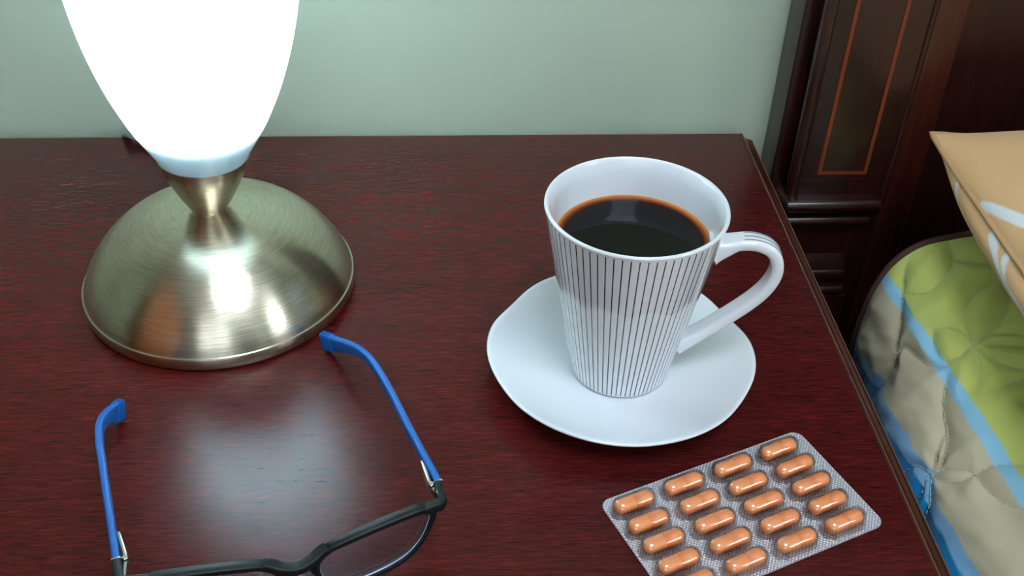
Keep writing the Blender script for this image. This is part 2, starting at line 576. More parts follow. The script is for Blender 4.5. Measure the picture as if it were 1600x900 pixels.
# quilting lines in (distance along the cross-section, y)
QRAW = [
    [(.3065, .1044), (.3092, .1188), (.3137, .1323), (.3218, .1414), (.3318, .1486), (.345, .152)],
    [(.3065, .1044), (.3164, .1071), (.3255, .1134), (.3372, .1251), (.3462, .1377), (.348, .150)],
    [(.2903, .1296), (.2966, .1269), (.3011, .1233), (.3065, .1125), (.3065, .1044), (.3155, .1089), (.3245, .108), (.3381, .1035), (.358, .092)],
    [(.3065, .1044), (.2984, .0998), (.2903, .0998), (.2858, .1044), (.2858, .116), (.2903, .1296)],
    [(.3065, .1044), (.3047, .089), (.3002, .0782), (.294, .070)],
    [(.3065, .1044), (.311, .0908), (.3164, .0827), (.3245, .0764), (.345, .072)],
    [(.303, .197), (.293, .1892), (.284, .1738), (.274, .1603), (.2623, .145), (.256, .1341), (.240, .130), (.215, .136)],
    [(.256, .1341), (.265, .135), (.2695, .1242), (.2749, .1089), (.2822, .0998), (.2885, .098)],
    [(.284, .089), (.2786, .080), (.274, .071), (.2695, .0574), (.2686, .0511), (.2614, .0439), (.2542, .0367), (.247, .0268)],
    [(.2686, .0511), (.265, .0412), (.256, .0304), (.247, .0268)],
    [(.247, .0268), (.2533, .0268), (.2605, .025), (.2677, .0195), (.2713, .0132), (.2731, .0033), (.2759, -.0066), (.2804, -.0138), (.2867, -.0202), (.300, -.027)],
    [(.247, .0268), (.2533, .0177), (.2632, .0132), (.2713, .0132), (.2813, .0141), (.2894, .0114), (.2975, .0069), (.315, -.008)],
    [(.247, .0268), (.2425, .0367), (.238, .0421), (.215, .050)],
    [(.247, .0268), (.2398, .0259), (.2344, .0205), (.205, .016)],
    [(.247, .0268), (.2407, .0168), (.2371, .0105), (.215, .000)],
    [(.332, .198), (.328, .180), (.318, .168), (.300, .160), (.284, .1738)],
    [(.328, .180), (.345, .172), (.365, .170), (.40, .180)],
]
QLINES = [spline(L, 6) for L in QRAW]
for ox, oy in ((.100, .050), (.0, -.215), (.10, -.110), (.16, -.03), (.19, .10), (.10, -.30), (0, -.43)):     # the same flower repeats over the quilt
    for L in QRAW[:6] + QRAW[8:15]:
        QLINES.append(spline([(a + ox, b + oy) for a, b in L if .1 < a + ox and b + oy < QHEAD], 5)) if all(b + oy < QHEAD - .004 for a, b in L) else None


def seg_dist(P, line):
    d = np.full(len(P), 9.0)
    for a, b in zip(line[:-1], line[1:]):
        ab = b - a
        t = np.clip(((P - a) @ ab) / (ab @ ab + 1e-12), 0, 1)
        d = np.minimum(d, np.linalg.norm(P - (a + t[:, None] * ab), axis=1))
    return d


def build_quilt():
    sv = np.concatenate([np.linspace(0, .12, 20, endpoint=False), np.linspace(.12, .50, 300), np.linspace(.505, qs[-1], 30)])
    yv = np.concatenate([np.linspace(QHEAD, -.16, 300, endpoint=False), np.linspace(-.16, -1.5, 40)])
    S, Y = np.meshgrid(sv, yv, indexing='ij')
    P = np.stack([S.ravel(), Y.ravel()], 1)
    xz = q_at(P[:, 0], P[:, 1])
    ds = 1e-3
    tn = q_at(P[:, 0] + ds, P[:, 1]) - q_at(P[:, 0] - ds, P[:, 1])
    tn /= np.linalg.norm(tn, axis=1)[:, None] + 1e-12
    nx, nz = -tn[:, 1], tn[:, 0]
    d = np.full(len(P), 9.0)
    for L in QLINES:
        bb = (P[:, 0] > L[:, 0].min() - .06) & (P[:, 0] < L[:, 0].max() + .06) & (P[:, 1] > L[:, 1].min() - .06) & (P[:, 1] < L[:, 1].max() + .06)
        dd = np.full(len(P), 9.0)
        dd[bb] = seg_dist(P[bb], L)
        d = np.minimum(d, dd)
    puff = 0.0064 * (1 - np.exp(-np.minimum(d, .2) / 0.011))
    wr = np.array([mnoise.noise(Vector((a * 55, b * 26 + a * 30, 3.1))) * .5 + mnoise.noise(Vector((a * 110 + b * 40, b * 70, 7.7))) * .25
                   + mnoise.noise(Vector((a * 14, b * 12, 1.7))) * .8 for a, b in P])
    side = np.clip((.308 - P[:, 0]) / .05, 0.22, 1.0)
    h = puff + wr * 0.0046 * side
    h = h - .0045
    tuck = np.clip((P[:, 1] - (QHEAD - .014)) / .014, 0, 1)
    h = h * (1 - tuck) - .002 * tuck
    V = np.stack([xz[:, 0] + nx * h, P[:, 1], xz[:, 1] + nz * h], 1)
    ns_, ny_ = len(sv), len(yv)
    I = np.arange(ns_ * ny_).reshape(ns_, ny_)
    F = np.stack([I[:-1, :-1], I[1:, :-1], I[1:, 1:], I[:-1, 1:]], -1).reshape(-1, 4)
    me = bpy.data.meshes.new('quilt')
    me.from_pydata(V.tolist(), [], F.tolist())
    me.polygons.foreach_set('use_smooth', [True] * len(me.polygons))
    # printed colour bands
    wob = np.array([mnoise.noise(Vector((b * 30, 4.2, 0.3))) * .0022 + mnoise.noise(Vector((b * 90, 9.2, 0.3))) * .0008 for a, b in P])
    e1 = np.interp(-P[:, 1], (-.20, -.095, .012, .3), (.2777, .284, .2894, .298))
    e2 = np.interp(-P[:, 1], (-.20, -.183, -.11, -.041, .043, .3), (.2226, .2235, .2340, .2425, .2443, .247)) + wob * 2
    s = P[:, 0]
    c = np.empty((len(P), 4))
    green, stripe, tan, pale, blue = (np.array(srgb(*k)) for k in
                                      ((206, 214, 118), (156, 212, 242), (206, 194, 164), (140, 192, 234), (8, 128, 194)))

    def blend(a, b, t):
        return a * (1 - t)[:, None] + b * t[:, None]
    w = .0006

    def st(x):
        return np.clip(x / w + .5, 0, 1)
    c = np.tile(blue, (len(P), 1))
    c = blend(c, np.tile(pale, (len(P), 1)), st(s - (e2 - .0045 - wob)))
    c = blend(c, np.tile(tan, (len(P), 1)), st(s - (e2 + .0045 + wob)))
    c = blend(c, np.tile(stripe, (len(P), 1)), st(s - (e1 - .0042 + wob * .3)))
    c = blend(c, np.tile(green, (len(P), 1)), st(s - (e1 + .0042 + wob * .3)))
    at = me.color_attributes.new('print', 'FLOAT_COLOR', 'POINT')
    at.data.foreach_set('color', c.ravel())
    mq = mat('printed_quilt_cotton', (1, 1, 1, 1), 0.85, sheen=0.15, spec=0.2)
    ca = nd(mq, 'ShaderNodeVertexColor', layer_name='print')
    lk(mq, ca.outputs['Color'], bsdf(mq).inputs['Base Color'])
    oc = objcoord(mq)
    lk(mq, bump(mq, noise_tex(mq, oc, 900.0, 2.0), 0.25, 0.0006), bsdf(mq).inputs['Normal'])
    me.materials.append(mq)
    o = link(bpy.data.objects.new('quilt', me))
    tag(o, 'stitched quilt with green, tan and blue bands draped over the bed', 'quilt')

    def on(s_, y_, lift=0.0):
        i = int(np.clip(np.searchsorted(sv, s_), 1, ns_ - 1))
        j = int(np.clip(np.searchsorted(-yv, -y_), 1, ny_ - 1))
        v = V[I[i, j]]
        k = I[i, j]
        return Vector((v[0] + nx[k] * lift, v[1], v[2] + nz[k] * lift))
    # stitches: short thread dashes along the quilting lines, one mesh
    mb = MB()
    for L in QLINES:
        seg = np.linalg.norm(np.diff(L, axis=0), axis=1)
        cum = np.concatenate([[0], np.cumsum(seg)])
        t = 0.0
        while t < cum[-1] - .0024:
            p = [on(np.interp(q, cum, L[:, 0]), np.interp(q, cum, L[:, 1]), .0006) for q in (t, t + .0011, t + .0022)]
            if (p[2] - p[0]).length > 1e-4:
                p[1] = (p[0] + p[2]) / 2 + Vector((nx[0] * 0, 0, .0002))
                mb.sweep(p, circle(.00022, 5), (0.3, 0.2, 1))
            t += .0036
    if mb.v:
        st_ = mb.build('stitching', M['thread'], o)
        st_['kind'] = 'stuff'
    pth = [on(s_, QHEAD, 0) for s_ in np.linspace(.0, .62, 160)]
    pth = [Vector((p.x, QHEAD + .001, p.z)) for p in pth]
    MB().sweep(pth, circle(.0026, 10), (0, 1, 0)).build('piping', M['piping'], o)
    return o


build_quilt()

# ------------------------------------------------------------------ pillow
PC = (.6425, .0115)                # centre of the pillow in plan
PHX, PHY, PZ, PROT = .320, .215, .029, -.018


def pillow_pt(a, b, side):
    """a, b in [-1, 1]; side +1 top, -1 bottom"""
    ca = (1 - abs(a) ** 3.2)
    cb = (1 - abs(b) ** 3.2)
    t = (ca * cb) ** 0.55
    px = a * PHX * (1 - .006 * (1 - b * b))
    py = b * PHY * (1 - .030 * (1 - a * a))
    lift = .003 * (abs(a) ** 6) * (abs(b) ** 6)
    h = (.052 if side > 0 else -.056) * t + lift
    # the fabric below the seam bulges outwards over the bed edge
    if side < 0:
        px -= .020 * math.sin(PI * min(1.0, t)) * (1 if a < 0 else -1) * (1 - b ** 8)
    c, s = math.cos(PROT), math.sin(PROT)
    return (PC[0] + c * px - s * py, PC[1] + s * px + c * py, PZ + h)


# printed white branches: (a, b, half width) polylines on the top and on the underside
PRINT_T = [[(-.999, .612, .0004), (-.996, .580, .0016), (-.986, .509, .0026), (-.972, .440, .0034), (-.94, .34, .0060), (-.88, .22, .0085), (-.80, .10, .004)],
           [(-.70, .75, .002), (-.62, .60, .006), (-.55, .45, .002)], [(-.60, .05, .002), (-.52, -.1, .006), (-.45, -.2, .002)]]
PRINT_B = [[(-1.0, .752, .0011), (-.996, .738, .0009), (-.988, .715, .0009), (-.97, .69, .0008)],
           [(-1.0, .488, .0011), (-.994, .428, .0013), (-.984, .365, .0013), (-.978, .318, .0011)],
           [(-1.0, .386, .0012), (-.990, .346, .0013), (-.980, .315, .0014), (-.978, .22, .0014), (-.97, .10, .0014)]]


def build_pillow():
    def axis(n, dense):
        k = np.linspace(0, 1, n)
        v = -1 + 2 * k
        return v
    av = np.unique(np.concatenate([-1 + .46 * np.linspace(0, 1, 190) ** 1.6, np.linspace(-.54, 1, 40)]))
    bv = np.unique(np.concatenate([1 - 1.3 * np.linspace(0, 1, 220) ** 1.3, np.linspace(-1, -.3, 25)]))
    na, nb = len(av), len(bv)
    V, C = [], []
    base, white = srgb(226, 180, 130), srgb(232, 236, 238)
    for side, segs in ((1, PRINT_T), (-1, PRINT_B)):
        A, B = np.meshgrid(av, bv, indexing='ij')
        P = np.stack([A.ravel() * PHX, B.ravel() * PHY], 1)
        ink = np.zeros(len(P))
        for line in segs:
            line = np.array(line, float)
            for p, q in zip(line[:-1], line[1:]):
                a_, b_ = p[:2] * (PHX, PHY), q[:2] * (PHX, PHY)
                ab = b_ - a_
                t = np.clip(((P - a_) @ ab) / (ab @ ab + 1e-12), 0, 1)
                dd = np.linalg.norm(P - (a_ + t[:, None] * ab), axis=1) - (p[2] + t * (q[2] - p[2]))
                ink = np.maximum(ink, np.clip(.5 - dd / .0008, 0, 1))
        for (a, b, k) in zip(A.ravel(), B.ravel(), ink):
            x, y, z = pillow_pt(a, b, side)
            wv = mnoise.noise(Vector((x * 22, y * 22, side * 3.0))) * .0022 + mnoise.noise(Vector((x * 70, y * 60, side * 5.0))) * .0006
            edge = (1 - abs(a) ** 12) * (1 - abs(b) ** 12)
            V.append((x, y, z + wv * edge))
            C.append([base[i] * (1 - k) + white[i] * k for i in range(4)])
    F = []
    n0 = na * nb
    for i in range(na - 1):
        for j in range(nb - 1):
            q = (i * nb + j, (i + 1) * nb + j, (i + 1) * nb + j + 1, i * nb + j + 1)
            F.append(q)
            F.append(tuple(n0 + k for k in q[::-1]))
    me = bpy.data.meshes.new('pillow')
    me.from_pydata(V, [], F)
    at = me.color_attributes.new('print', 'FLOAT_COLOR', 'POINT')
    at.data.foreach_set('color', np.array(C).ravel())
    bm = bmesh.new()
    bm.from_mesh(me)
    bmesh.ops.remove_doubles(bm, verts=bm.verts, dist=1e-5)
    bmesh.ops.recalc_face_normals(bm, faces=bm.faces)
    bm.to_mesh(me)
    bm.free()
    me.polygons.foreach_set('use_smooth', [True] * len(me.polygons))
    mp = mat('printed_tan_cotton', (1, 1, 1, 1), 0.85, sheen=0.15, spec=0.2)
    ca = nd(mp, 'ShaderNodeVertexColor', layer_name='print')
    lk(mp, ca.outputs['Color'], bsdf(mp).inputs['Base Color'])
    oc = objcoord(mp)
    lk(mp, bump(mp, noise_tex(mp, oc, 700.0, 2.0), 0.25, 0.0006), bsdf(mp).inputs['Normal'])
    me.materials.append(mp)
    o = link(bpy.data.objects.new('pillow', me))
    tag(o, 'tan cotton pillow with white leaf print lying on the bed', 'pillow')
    ms = mat('tan_seam', srgb(190, 150, 108), 0.85)
    pts = []
    for a0, b0, a1, b1 in ((-1, -1, -1, 1), (-1, 1, 1, 1), (1, 1, 1, -1), (1, -1, -1, -1)):
        for k in range(80):
            t = k / 80
            x, y, z = pillow_pt(a0 + (a1 - a0) * t, b0 + (b1 - b0) * t, 1)
            pts.append((x, y, z + .0004 * mnoise.noise(Vector((x * 90, y * 90, 2)))))
    MB().sweep(pts, rrect(.0024, .0013, .0012, 3), (0, 0, 1), closed=True).build('seam', ms, o)
    return o


build_pillow()

# ------------------------------------------------------------------ table lamp


def lean(o):
    # the neck of the lamp stands a little askew
    o.matrix_basis = Matrix.Translation((0, 0, .054)) @ Matrix.Rotation(.045, 4, 'Y') @ Matrix.Translation((0, 0, -.054)) @ o.matrix_basis
    return o


LX, LY = -0.1334, 0.1178
lamp = empty('table_lamp', (LX, LY, 0.0))
tag(lamp, 'lit table lamp with white glass shade on a brushed metal dome base', 'lamp')
dome = [(.0756 * t, .0092 + .0448 * (1 - t ** 3) ** .85) for t in np.concatenate([np.linspace(1, .9, 10), np.linspace(.88, .13, 30)])]
prof = [(0, .0004), (.0740, .0004), (.0762, .0010), (.0769, .0024), (.0769, .0076), (.0766, .0083), (.0758, .0087)] + [tuple(p) for p in dome] + [(.0088, .0543), (0, .0543)]
MB().lathe(prof, 128).build('base', M['brushed'], lamp, sharp=35)
cup = spline([(.0090, .0536), (.0118, .0580), (.0155, .0650), (.0195, .0735), (.0225, .0810), (.0243, .0880)], 5)
cp = [(0, .0536)] + [tuple(p) for p in cup] + [(.0237, .0882), (.0205, .0800), (.0160, .0700), (0, .0660)]
lean(MB().lathe(cp, 96).build('shade_holder', M['brushed'], lamp, sharp=50))
outer = spline([(.0205, .0800), (.0240, .0885), (.0290, .0975), (.0350, .1085), (.0402, .1205), (.0450, .1335), (.0495, .1490), (.0532, .1660), (.0560, .1850),
                (.0583, .2080), (.0592, .2350), (.0575, .2700), (.0535, .3050), (.0490, .3300)], 6)
inner = [(r - .0022, z + .0006) for r, z in outer[::-1]]
sp = [tuple(p) for p in outer] + [(.0478, .3310)] + inner
lean(MB().lathe(sp + [sp[0]], 128).build('shade', M['shade'], lamp, sharp=80))
lean(MB().lathe([(0, .0682), (.0130, .0682), (.0130, .1180), (0, .1180)], 40).build('lamp_socket', M['shadow_core'], lamp))
lean(MB().lathe([(.0131, .1095), (.0300, .1103), (.0304, .1112), (.0300, .1120), (.0131, .1120)], 64).build('light_blocking_flange', M['flange'], lamp))  # unseen ring added to hold bulb light back from the shade's lower end
mbulb = bpy.data.materials.new('glowing_bulb')
mbulb.use_nodes = True
bsdf(mbulb).inputs['Emission Color'].default_value = (0.86, 0.96, 1.0, 1)
bsdf(mbulb).inputs['Emission Strength'].default_value = BULB_STRENGTH
MB().lathe([(0, .118), (.012, .118), (.013, .130), (.020, .145), (.026, .160), (.0275, .172), (.024, .188), (.014, .198), (0, .201)], 40).build('bulb', mbulb, lamp)
cpts = spline([(-.020, .064, .0035), (-.034, .082, .0030), (-.044, .110, .0030), (-.055, .136, .0030), (-.070, .1575, .0032), (-.0850, .1670, .0036), (-.0925, .1725, .0026),
               (-.0950, .1780, -.006), (-.0950, .1800, -.06), (-.0950, .1800, -.40)], 8)
MB().sweep(cpts, circle(.0026, 10), (1, 0, 0)).build('cord', M['cord'], lamp)

# ------------------------------------------------------------------ saucer
CX, CY = 0.0885, 0.0334
WAVES, WPH = 6, 0.628


def saucer_ring(r, z, n=168, amp=0.0, zamp=0.0):
    out = []
    for i in range(n):
        a = 2 * PI * i / n
        w = math.cos(WAVES * a + WPH)
        w = w - .15 * math.cos(2 * (WAVES * a + WPH))
        out.append((r * (1 + amp * w) * math.cos(a), r * (1 + amp * w) * math.sin(a), z + zamp * w))
    return out


rings_ = [(.0001, .0058, 0, 0), (.026, .0058, 0, 0), (.0300, .0060, 0, 0), (.0400, .0074, 0, 0), (.0500, .0098, .001, 0), (.0590, .0130, .004, .0002),
          (.0645, .0156, .008, .0006), (.0675, .0170, .011, .0009), (.0690, .0175, .012, .0010), (.0698, .0171, .012, .0010), (.0694, .0160, .012, .0010),
          (.0650, .0138, .009, .0007), (.0555, .0092, .004, .0002), (.0440, .0052, 0, 0), (.0370, .0030, 0, 0), (.0355, .0003, 0, 0),
          (.0325, .0003, 0, 0), (.0310, .0026, 0, 0), (.0001, .0030, 0, 0)]
sv_, sf_ = [], []
for r, z, am, za in rings_:
    sv_ += saucer_ring(r, z, 168, am, za)
for i in range(len(rings_) - 1):
    for q in range(168):
        r = (q + 1) % 168
        sf_.append((i * 168 + q, i * 168 + r, i * 168 + 168 + r, i * 168 + 168 + q))
saucer = mesh('saucer', sv_, sf_, M['porcelain'])
saucer.location = (CX, CY, 0)
tag(saucer, 'white porcelain saucer with wavy rim under the striped mug', 'saucer')

# ------------------------------------------------------------------ mug, coffee
MH = 0.1090
mug = empty('mug', (CX, CY, .0060))
tag(mug, 'white porcelain mug with thin black vertical stripes, full of black coffee', 'mug')
mm = M['mug_stripes'] = mat('striped_porcelain', srgb(226, 229, 236), 0.14, coat=1.0, coat_rough=0.04)
oc = objcoord(mm)
sep = nd(mm, 'ShaderNodeSeparateXYZ')
lk(mm, oc, sep.inputs[0])
an = math_node(mm, 'ARCTAN2', sep.outputs[1], sep.outputs[0])
NS = 70
fr_ = math_node(mm, 'FRACT', math_node(mm, 'MULTIPLY', math_node(mm, 'ADD', an, 2 * PI + .02), NS / (2 * PI)))
dist = math_node(mm, 'ABSOLUTE', math_node(mm, 'SUBTRACT', fr_, 0.5))
rr_ = math_node(mm, 'SQRT', math_node(mm, 'ADD', math_node(mm, 'MULTIPLY', sep.outputs[0], sep.outputs[0]),
                                      math_node(mm, 'MULTIPLY', sep.outputs[1], sep.outputs[1])))
mmd = math_node(mm, 'MULTIPLY', math_node(mm, 'MULTIPLY', dist, rr_), 2 * PI / NS)
ink = math_node(mm, 'LESS_THAN', mmd, .00030)
ink = math_node(mm, 'MULTIPLY', ink, math_node(mm, 'LESS_THAN', sep.outputs[2], MH - .006 - .0026))
ink = math_node(mm, 'MULTIPLY', ink, math_node(mm, 'GREATER_THAN', sep.outputs[2], .0022))
mixc = nd(mm, 'ShaderNodeMix', data_type='RGBA')
mixc.inputs['A'].default_value = srgb(226, 229, 236)
mixc.inputs['B'].default_value = srgb(30, 34, 42)
lk(mm, ink, mixc.inputs['Factor'])
lk(mm, mixc.outputs['Result'], bsdf(mm).inputs['Base Color'])
H = MH - .006                     # mug height above its own foot
RO = .0443
RB = .0258


def r_mug(z):
    t = z / H
    return RB + (RO - RB) * (t ** 0.97)


po = [(0, .0012), (.0215, .0012), (.0225, 0), (.0245, 0), (RB - .0003, .0008)]
po += [(r_mug(z), z) for z in np.linspace(.0022, H - .0012, 30)]
MB().lathe(po, 160).build('mug_wall', M['mug_stripes'], mug, sharp=50)
pi_ = [(RO, H - .0012), (RO - .0002, H - .0004), (RO - .0010, H), (RO - .0018, H - .0005), (RO - .0023, H - .0018)]
pi_ += [(r_mug(z) - .0026, z) for z in np.linspace(H - .004, .006, 24)] + [(.02, .0042), (0, .004)]
MB().lathe(pi_, 160).build('rim_and_lining', M['porcelain'], mug, sharp=60)
# handle in a vertical plane through the axis
HA = math.radians(-7)
hp = spline([(.0388, .0800), (.0450, .0822), (.0520, .0848), (.0600, .0848), (.0670, .0815), (.0708, .0750), (.0712, .0670), (.0680, .0580), (.0620, .0495),
             (.0530, .0400), (.0430, .0305), (.0350, .0235), (.0280, .0185)], 6)
secs, pts = [], []
nh = len(hp)
for i, (r, z) in enumerate(hp):
    t = i / (nh - 1)
    fl = max(0, 1 - t / .16) ** 1.5
    fl2 = max(0, (t - .86) / .14) ** 1.5
    wdt = .0056 + .0016 * fl
    thk = .0030 + .0036 * fl + .0020 * fl2
    secs.append(rrect(wdt, thk, min(.0024, thk * .8), 4))
    pts.append((r * math.cos(HA), r * math.sin(HA), z))
up = (-math.sin(HA), math.cos(HA), 0)
ups = []
for i in range(nh):
    a, b = hp[max(i - 1, 0)], hp[min(i + 1, nh - 1)]
    tx, tz = (b - a) / np.linalg.norm(b - a)
    ups.append((-tz * math.cos(HA), -tz * math.sin(HA), tx))
hd = MB().sweep(pts, secs, ups).build('handle', M['porcelain'], mug, sharp=60)
mk = mat('black_glaze_line', srgb(26, 28, 36), 0.3)
for off in (-.0030, 0.0, .0030):
    lp = []
    for i in range(13, 28):
        n_ = Vector(ups[i])
        lp.append(Vector(pts[i]) + n_ * .00300 + Vector(up) * off)
    MB().sweep(lp, rrect(.00026, .00008, .00005, 1), [Vector(ups[i]) for i in range(13, 28)]).build('painted_line', mk, hd)
# coffee
CZ = .0885
cof = mat('black_coffee', srgb(12, 8, 7), 0.03, spec=0.14)
oc = objcoord(cof)
sep = nd(cof, 'ShaderNodeSeparateXYZ')
lk(cof, oc, sep.inputs[0])
rc = math_node(cof, 'SQRT', math_node(cof, 'ADD', math_node(cof, 'MULTIPLY', sep.outputs[0], sep.outputs[0]),
                                      math_node(cof, 'MULTIPLY', sep.outputs[1], sep.outputs[1])))
RC = r_mug(CZ - .006) - .0026
lk(cof, ramp(cof, math_node(cof, 'DIVIDE', rc, RC), [(0.80, srgb(10, 7, 7)), (0.90, srgb(40, 14, 6)), (0.955, srgb(138, 62, 16)), (1.0, srgb(196, 130, 72))]),
   bsdf(cof).inputs['Base Color'])
cb = [(0, 0.0)] + [(RC * t, 0.0) for t in (.3, .6, .85, .96)] + [(RC * .99, .0003), (RC + .0004, .0009)]
coffee = MB().lathe(cb + [(RC - .0022, -.012), (0, -.012)], 120).build('coffee', cof, sharp=70)
coffee.location = (CX, CY, CZ)
tag(coffee, 'black coffee with brown edge filling the striped mug', 'coffee')

# ------------------------------------------------------------------ eyeglasses
GA = 0.29674
GL = Vector((-0.12984, -0.12038, 0))
GU = Vector((math.cos(GA), math.sin(GA), 0))
GN = Vector((math.sin(GA), -math.cos(GA), 0))      # towards the viewer
GW = 0.1306
glasses = empty('eyeglasses', (GL + GU * GW / 2))
tag(glasses, 'black framed eyeglasses with blue temples lying open on the nightstand', 'eyeglasses')


def gp(u, z, s=0.0):
    """u along the front, z height, s offset towards the viewer; the front is slightly wrapped"""
    w = .0055 * (1 - ((u - GW / 2) / (GW / 2)) ** 2) - .0022
    tilt = (z - .033) * -.06
    return GL + GU * u + GN * (s + w + tilt) + Vector((0, 0, z)) - Vector(glasses.location)


def gw(p):
    return Vector(p) - Vector(glasses.location)


lens_r = [(.1205, .0308), (.1120, .0309), (.1030, .0304), (.0945, .0294), (.0870, .0282), (.0798, .0264), (.0755, .0228), (.0740, .0186), (.0748, .0126), (.0778, .0072),
          (.0850, .0040), (.0962, .0038), (.1107, .0072), (.1192, .0142), (.1234, .0230), (.1240, .0284)]
lens_r = [tuple(p) for p in spline(lens_r, 5, closed=True)]
fb = MB()
for mir in (False, True):
    out = []
    cu, cz = .0985, .018
    loop, sl = [], []
    for (u, z) in lens_r:
        loop.append((GW - u, z) if mir else (u, z))
    nl = len(loop)
    V, F = [], []
    for i, (u, z) in enumerate(loop):
        a, b = loop[(i - 1) % nl], loop[(i + 1) % nl]
        t = Vector((b[0] - a[0], b[1] - a[1])).normalized()
        nrm = Vector((t.y, -t.x))
        c = (GW - cu if mir else cu, cz)
        if nrm.dot(Vector((u - c[0], z - c[1]))) < 0:
            nrm = -nrm
        top = max(0.0, min(1.0, (z - .021) / .007))
        th = .0020 + .0010 * top
        d = .0016 + .0008 * top
        for k, sft in ((-.0002, -d * .8), (0.0004, -d), (th - .0005, -d), (th, -d * .7), (th, d * .7), (th - .0005, d), (.0004, d), (-.0002, d * .8)):
            V.append(gp(u + nrm.x * k, z + nrm.y * k, sft))
    for i in range(nl):
        j = (i + 1) % nl
        for q in range(8):
            F.append((i * 8 + q, j * 8 + q, j * 8 + (q + 1) % 8, i * 8 + (q + 1) % 8))
    fb.add(V, F)
    # end piece: square corner at the outer top, turning back to the hinge
    tp = Vector((-.1377, -.1070, .0308)) if mir else Vector((-.0074, -.0694, .0308))
    td = Vector((-.340, .940, 0)) if mir else Vector((-.354, .935, 0))
    tp, cn = gw(tp - td * .0006), gw(tp - td * .0116) - GU * (0 if mir else .0020)
    r0 = gp(GW - .1205 if mir else .1205, .0316, 0)
    cc = cn + (r0 - cn).normalized() * .0012
    e = [r0, r0 * .5 + cc * .5, cc, cn + td * .0014, cn + td * .006, tp]
    fb.sweep(e, [rrect(h_, v_, .0008, 3) for h_, v_ in ((.0022, .0017), (.0021, .0022), (.0020, .0027), (.0020, .0028), (.0019, .0028), (.0019, .0028))], (0, 0, 1))
br = spline([(.0520, .0278, 0), (.0550, .0268, .0004), (.0590, .0252, .0018), (.0653, .0240, .0028), (.0716, .0252, .0018), (.0756, .0268, .0004), (.0786, .0278, 0)], 5)
fb.sweep([gp(*p) for p in br], rrect(.0025, .0020, .0009, 3), (0, 0, 1))
fb.build('front_frame', M['black_frame'], glasses, sharp=50)
for mir in (False, True):
    V, F = [], []
    loop = [(GW - u if mir else u, z) for u, z in lens_r]
    nl = len(loop)
    c = (np.mean([p[0] for p in loop]), np.mean([p[1] for p in loop]))
    for s in (-.0006, .0010):
        base = len(V)
        for k in (1.0, .75, .5, .25):
            for (u, z) in loop:
                uu, zz = c[0] + (u - c[0]) * k, c[1] + (z - c[1]) * k
                V.append(gp(uu, zz, s + .0012 * (1 - k * k)))
        V.append(gp(c[0], c[1], s + .0012))
        for r in range(3):
            for i in range(nl):
                j = (i + 1) % nl
                F.append((base + r * nl + i, base + r * nl + j, base + (r + 1) * nl + j, base + (r + 1) * nl + i))
        for i in range(nl):
            F.append((base + 3 * nl + i, base + 3 * nl + (i + 1) % nl, base + 4 * nl))
    mesh('lens', V, F, M['lens'], glasses)
    # pale ring: the glint on the lens edge is put into its colour
    MB().sweep([gp(u, z, .0) for u, z in loop], circle(.00045, 6), tuple(GN), closed=True).build('lens_edge_glint', mat('lens_edge_glint', srgb(190, 200, 225), 0.15), glasses)
    # nose pad
    q = [(.0703, .0205, -.0030), (.0712, .0165, -.0048), (.0724, .0120, -.0056), (.0735, .0085, -.0050)]
    q = [tuple(p) for p in spline(q, 4)]
    MB().sweep([gp(GW - u if mir else u, z, s) for u, z, s in q],
               [rrect(.0012, .0030 * math.sin(PI * (i + .6) / (len(q) + .2)) + .0006, .0005, 3) for i in range(len(q))], tuple(GN)).build('nose_pad', M['black_frame'], glasses)

